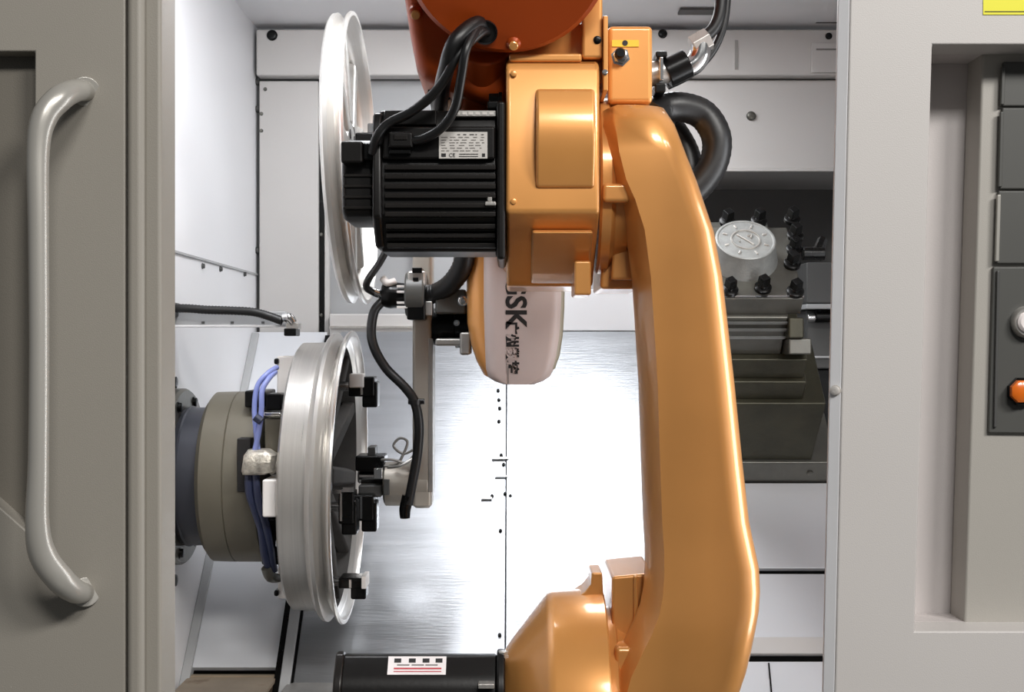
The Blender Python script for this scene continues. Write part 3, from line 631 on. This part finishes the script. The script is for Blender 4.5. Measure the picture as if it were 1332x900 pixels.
# ================================================================== GRIPPER on the robot wrist
GR = thing('wheel_gripper', 'upright grey bar gripper with end cylinders between the two wheels', 'gripper', (X(545, 2.1), WYY, Z(660, 2.1)))
xb0, xb1 = X(536, 2.06), X(561, 2.06)
MB().loft([(Z(662, 2.06), xb0+.004, xb1-.004, 2.072, 2.128, .006), (Z(658, 2.06), xb0, xb1, 2.065, 2.135, .006), (Z(165, 2.06), xb0, xb1, 2.065, 2.135, .006), (Z(160, 2.06), xb0+.004, xb1-.004, 2.072, 2.128, .006)]).build('carrier_bar', 'alu_bar', GR, 0, 2, 30)
MB().rect(557, 440, 563, 640, 2.064, 2.13).build('bar_edge', 'alu_cast', GR, .001)
for zc_, pyc in ((Z(629, 2.1), 629), (zc2, 208)):
    MB().lathe((X(500, 2.1), WYY, zc_), (1, 0, 0), [(0, .032), (.003, .0365), (.073, .0365), (.076, .034)], 36).build('air_cylinder', 'alu_bar', GR, 0, 2, 30)
    MB().lathe((X(466, 2.1), WYY, zc_+.012), (1, 0, 0), [(0, .010), (.003, .0125), (.036, .0125), (.044, .014)], 24).build('piston_rod', 'chrome', GR)
    MB().rect(462, pyc-36, 500, pyc-16, 2.07, 2.13).build('finger_base', 'bolt', GR, .003)
    MB().rect(466, pyc+2, 496, pyc+18, 2.06, 2.13).build('finger_base', 'dkgrey', GR, .003)
    MB().rect(486, pyc-20, 497, pyc-6, 2.05, 2.08).build('finger_screw', 'chrome', GR, .001)
    MB().rect(499, pyc-5, 506, pyc+15, 2.055, 2.08).build('cylinder_label', 'dkgrey', GR, .0006)
    MB().rect(478, pyc-48, 488, pyc-34, 2.08, 2.12).build('finger', 'dkgrey', GR, .002)
# tangle of thin air lines above the lower cylinder
for pts in ([(500, 606, 2.05), (516, 604, 2.05), (524, 592, 2.05), (530, 575, 2.05), (520, 570, 2.05), (512, 580, 2.05), (524, 590, 2.05), (538, 585, 2.05)],
            [(496, 598, 2.05), (512, 598, 2.045), (528, 602, 2.045), (540, 590, 2.05)], [(504, 608, 2.05), (520, 606, 2.04), (534, 598, 2.045), (542, 594, 2.05)]):
    MB().tube([P(*q) for q in pts], .0022, 8).build('air_line', 'alu_cast', GR)
# hose saddle, gland and main cable
cl = MB().lathe(P(528, 383, 2.05), (1, 0, 0), [(0, .034), (.003, .037), (.028, .037), (.031, .034)], 32).build('hose_saddle', 'keypad', GR, 0, 2, 30)
MB().rect(530, 352, 553, 372, 2.02, 2.07).build('saddle_top', 'alu', cl, .004)
MB().rect(536, 348, 549, 355, 2.015, 2.06).build('saddle_bolt', 'bolt', cl, .001); MB().rect(537, 361, 544, 364.5, 2.017, 2.03).build('saddle_bolt', 'bolt', cl)
MB().rect(529, 392, 553, 416, 2.02, 2.07).build('saddle_base', 'bolt', cl, .003)
MB().rect(553, 392, 562, 410, 2.03, 2.07).build('saddle_clip', 'alu', cl, .001)
MB().tube([P(497, 384, 2.05), P(508, 384, 2.05), P(531, 384, 2.05)], [.017, .022, .019], 16).build('cable_gland', 'bolt', GR)
for yy in (371, 378, 392, 398): MB().rect(516, yy, 530, yy+3, 2.02, 2.03).build('gland_rib', 'whiteblock', GR, .0005)
MB().tube([P(514, 366, 2.04), P(504, 368, 2.035), P(498, 362, 2.04)], .006, 10).build('gland_clip', 'whiteblock', GR)
g1 = [(500, 390, 2.05), (487, 405, 2.045), (483, 432, 2.04), (488, 455, 2.035), (503, 480, 2.03), (526, 503, 2.02), (539, 522, 2.015), (545, 552, 2.01), (543, 590, 2.01), (536, 630, 2.01), (531, 656, 2.01)]
MB().tube([P(*q) for q in g1], .0078, 12).build('control_cable', 'rubber', GR)
MB().tube([P(531, 522, 2.015), P(552, 522, 2.015)], .0045, 10).build('cable_tie', 'rubber', GR)
MB().tube([P(540, 520, 2.015), P(540, 526, 2.015)], .0105, 12).build('cable_tie', 'rubber', GR)
MB().tube([P(531, 645, 2.012), P(527, 662, 2.012), P(527, 674, 2.012)], [.010, .0095, .008], 12).build('cable_plug', 'bolt', GR)
MB().tube([P(507, 318, 2.02), P(493, 343, 2.02), P(480, 362, 2.02), P(477, 374, 2.03), P(490, 382, 2.045), P(500, 384, 2.05)], .0058, 10).build('control_cable', 'rubber', GR)
MB().tube([P(472, 372, 2.04), P(482, 378, 2.04), P(497, 383, 2.045)], .006, 10).build('fitting', 'chrome', GR)

# ================================================================== SENSOR ARM on the left wall
SA = thing('probe_arm', 'thin horizontal probe arm with black corrugated hose on the left wall', 'probe arm', (XL, 2.08, Z(424, 2.08)))
MB().rect(219, 405, 372, 424, 2.075, 2.09).build('arm_bar', 'grey', SA, .002)
MB().rect(219, 422.5, 374, 425.5, 2.06, 2.092).build('bar_lip', 'white', SA, .001)
for q in (262, 300, 340): MB().rect(q, 418, q+4, 421, 2.0735, 2.08).build('rivet', 'dkgrey', SA)
MB().tube([P(218, 402, 2.06), P(240, 401, 2.055), P(270, 403, 2.055), P(300, 404, 2.055), P(330, 406, 2.055), P(352, 412, 2.055), P(368, 418, 2.055)], .0068, 12, 14, .8).build('corrugated_hose', 'rubber', SA, 0, 2, 80)
MB().rect(212, 393, 226, 412, 2.045, 2.085).build('hose_clamp', 'bolt', SA, .003)
MB().tube([P(368, 414, 2.05), P(376, 413, 2.05), P(382, 420, 2.05)], [.007, .008, .006], 12).build('hose_end', 'chrome', SA)
MB().rect(369, 427, 385, 437, 2.04, 2.08).build('sensor_head', 'bolt', SA, .002)
MB().rect(372, 420, 388, 428, 2.05, 2.08).build('sensor_bracket', 'alu', SA, .001)

# ================================================================== TOOL TURRET on its slide
TT = thing('tool_post', 'square tool post with round cast cap on a dark oily slide', 'tool post', (.5, 2.45, slopeY(628)+SL))
class March:
    def __init__(s, py_): s.Y = slopeY(py_); s.Z = s.Y+SL; s.pts = [(s.Y, s.Z)]
    def go(s, py_, kind):
        k = (450-py_)/F                       # target: z = k*Y
        if kind == 'n':  t = (k*s.Y - s.Z)/(1+k); s.Y -= t; s.Z += t
        else:            t = (k*s.Y - s.Z)/(1-k); s.Y += t; s.Z += t
        s.pts.append((s.Y, s.Z)); return s.Y, s.Z
m = March(629)
def block(px0, px1, a, b_, depth, nm, mm, bev=.003):
    """block with front face a->b (image rows) then a lit top running back by depth along the slope"""
    p0 = m.pts[-1]; p1 = m.go(b_, 'n'); Yr = p1[0]
    k = depth/math.sqrt(2)
    q = [p0, p1, (p1[0]+k, p1[1]+k), (p0[0]+k, p0[1]+k)]
    return MB().px(q, X(px0, Yr), X(px1, Yr)).build(nm, mm, TT, bev)
block(930, 1088, 629, 602, .13, 'saddle_base', 'iron', .003); m.go(598, 'v')
block(930, 1075, 598, 525, .16, 'saddle', 'oily', .003); m.go(519, 'v')
block(930, 1050, 519, 497, .20, 'slide', 'oily'); m.go(492, 'v')
block(930, 1051, 492, 468, .20, 'slide', 'oily'); m.go(461, 'v')
sl = block(930, 1026, 461, 413, .26, 'slide', 'iron')
pS = m.pts[-1]
for yy in (418, 427, 437):
    MB().px([(pS[0]+.001+(yy-413)*.0008, Z(yy, pS[0])), (pS[0]-.004+(yy-413)*.0008, Z(yy, pS[0])-.001), (pS[0]+.004+(yy-413)*.0008, Z(yy+4, pS[0]))], X(940, 2.2), X(1024, 2.2)).build('slide_ridge', 'capmetal', TT)
MB().rect(1026, 413, 1046, 440, 2.19, 2.35).build('slide_end', 'oily', TT, .003)
MB().rect(1026, 440, 1056, 461, 2.20, 2.38).build('slide_foot', 'iron', TT, .003)
m.go(409, 'v')
block(925, 1046, 409, 388, .19, 'tool_post_block', 'iron', .003)
TP = m.pts[-1]                                # lower edge of the top face
TO = Vector((0, TP[0], TP[1])); UP = -D       # up the slope
def onpost(px_, py_, h=0):
    """point h above the top face seen at image point px,py"""
    o0 = TO + N*h; k = (450-py_)/F; t = (k*o0.y - o0.z)/(UP.z - k*UP.y); q = o0+UP*t
    return Vector((X(px_, q.y), q.y, q.z))
MB().extr([onpost(930, 386.5, .001), onpost(1046, 386.5, .001), onpost(1046, 384, .001), onpost(930, 384, .001)], [onpost(930, 386.5, .003), onpost(1046, 386.5, .003), onpost(1046, 384, .003), onpost(930, 384, .003)]).build('edge_strip', 'chrome', TT)
# cap
hC = .044; cC = onpost(970, 311, hC); base = cC - N*hC; rC = .0525
CA = MB().lathe(base, N, [(0, rC*1.18), (hC*.35, rC*1.10), (hC*.80, rC*1.01), (hC*.97, rC), (hC, rC*.97), (hC, rC*.92), (hC*.97, rC*.90)], 64).build('cast_cap', 'capmetal', TT, 0, 2, 30)
ux = Vector((1, 0, 0)); uy = -D; ctop = base+N*hC*.97
MB().ringlathe(ctop, N, [(0, rC*.44), (.0022, rC*.45), (.0022, rC*.49), (0, rC*.50)], 40).build('raised_ring', 'alu', CA)
for k in range(8):
    a = R(22+45*k); d = ux*math.cos(a)+uy*math.sin(a)
    MB().box(ctop+d*rC*.71, (rC*.16, .0035, .004), Matrix((d, N.cross(d), N)).transposed()).build('raised_tick', 'alu', CA, .0008)
for (a0_, b0_, a1_, b1_) in ((-.24, .22, .22, -.24), (.06, .16, .22, .22), (.22, .22, .16, .06), (-.2, -.08, -.18, -.1)):
    p0 = ctop+(ux*a0_+uy*b0_)*rC*1.1; p1 = ctop+(ux*a1_+uy*b1_)*rC*1.1
    MB().tube([p0+N*.001, p1+N*.001], .0016, 8, 2).build('raised_emblem', 'alu', CA)
def clampbolt(px_, py_, h=.020, r=.0115):
    b_ = onpost(px_, py_, 0)
    o_ = MB().cyl(b_, b_+N*h, r*.62, 14).build('clamp_bolt', 'chrome', TT)
    MB().cyl(b_+N*h*.55, b_+N*(h+.008), r, 4, r*.92, R(20)).build('bolt_head', 'bolt', o_, .001)
    MB().lathe(b_, N, [(0, r*1.3), (.006, r*1.3), (.008, r)], 18).build('collar', 'bolt', o_)
for q in ((946, 290), (987, 289), (1030, 287), (1034, 308), (1033, 326), (1030, 345), (949, 379), (992, 376), (1034, 381)): clampbolt(*q)
MB().cyl(onpost(1044, 330, .015), onpost(1072, 330, .015), .012, 16).build('tool_shank', 'bolt', TT, .001)
MB().cyl(onpost(1064, 326, .018), onpost(1070, 312, .018), .009, 6).build('tool_screw', 'bolt', TT)
hexbolt(TT, Vector(P(1053, 613, 2.43)), (0, -.7, -.7), .006, .006, 'iron', 'bolt', 12)

# machine box behind the tool post
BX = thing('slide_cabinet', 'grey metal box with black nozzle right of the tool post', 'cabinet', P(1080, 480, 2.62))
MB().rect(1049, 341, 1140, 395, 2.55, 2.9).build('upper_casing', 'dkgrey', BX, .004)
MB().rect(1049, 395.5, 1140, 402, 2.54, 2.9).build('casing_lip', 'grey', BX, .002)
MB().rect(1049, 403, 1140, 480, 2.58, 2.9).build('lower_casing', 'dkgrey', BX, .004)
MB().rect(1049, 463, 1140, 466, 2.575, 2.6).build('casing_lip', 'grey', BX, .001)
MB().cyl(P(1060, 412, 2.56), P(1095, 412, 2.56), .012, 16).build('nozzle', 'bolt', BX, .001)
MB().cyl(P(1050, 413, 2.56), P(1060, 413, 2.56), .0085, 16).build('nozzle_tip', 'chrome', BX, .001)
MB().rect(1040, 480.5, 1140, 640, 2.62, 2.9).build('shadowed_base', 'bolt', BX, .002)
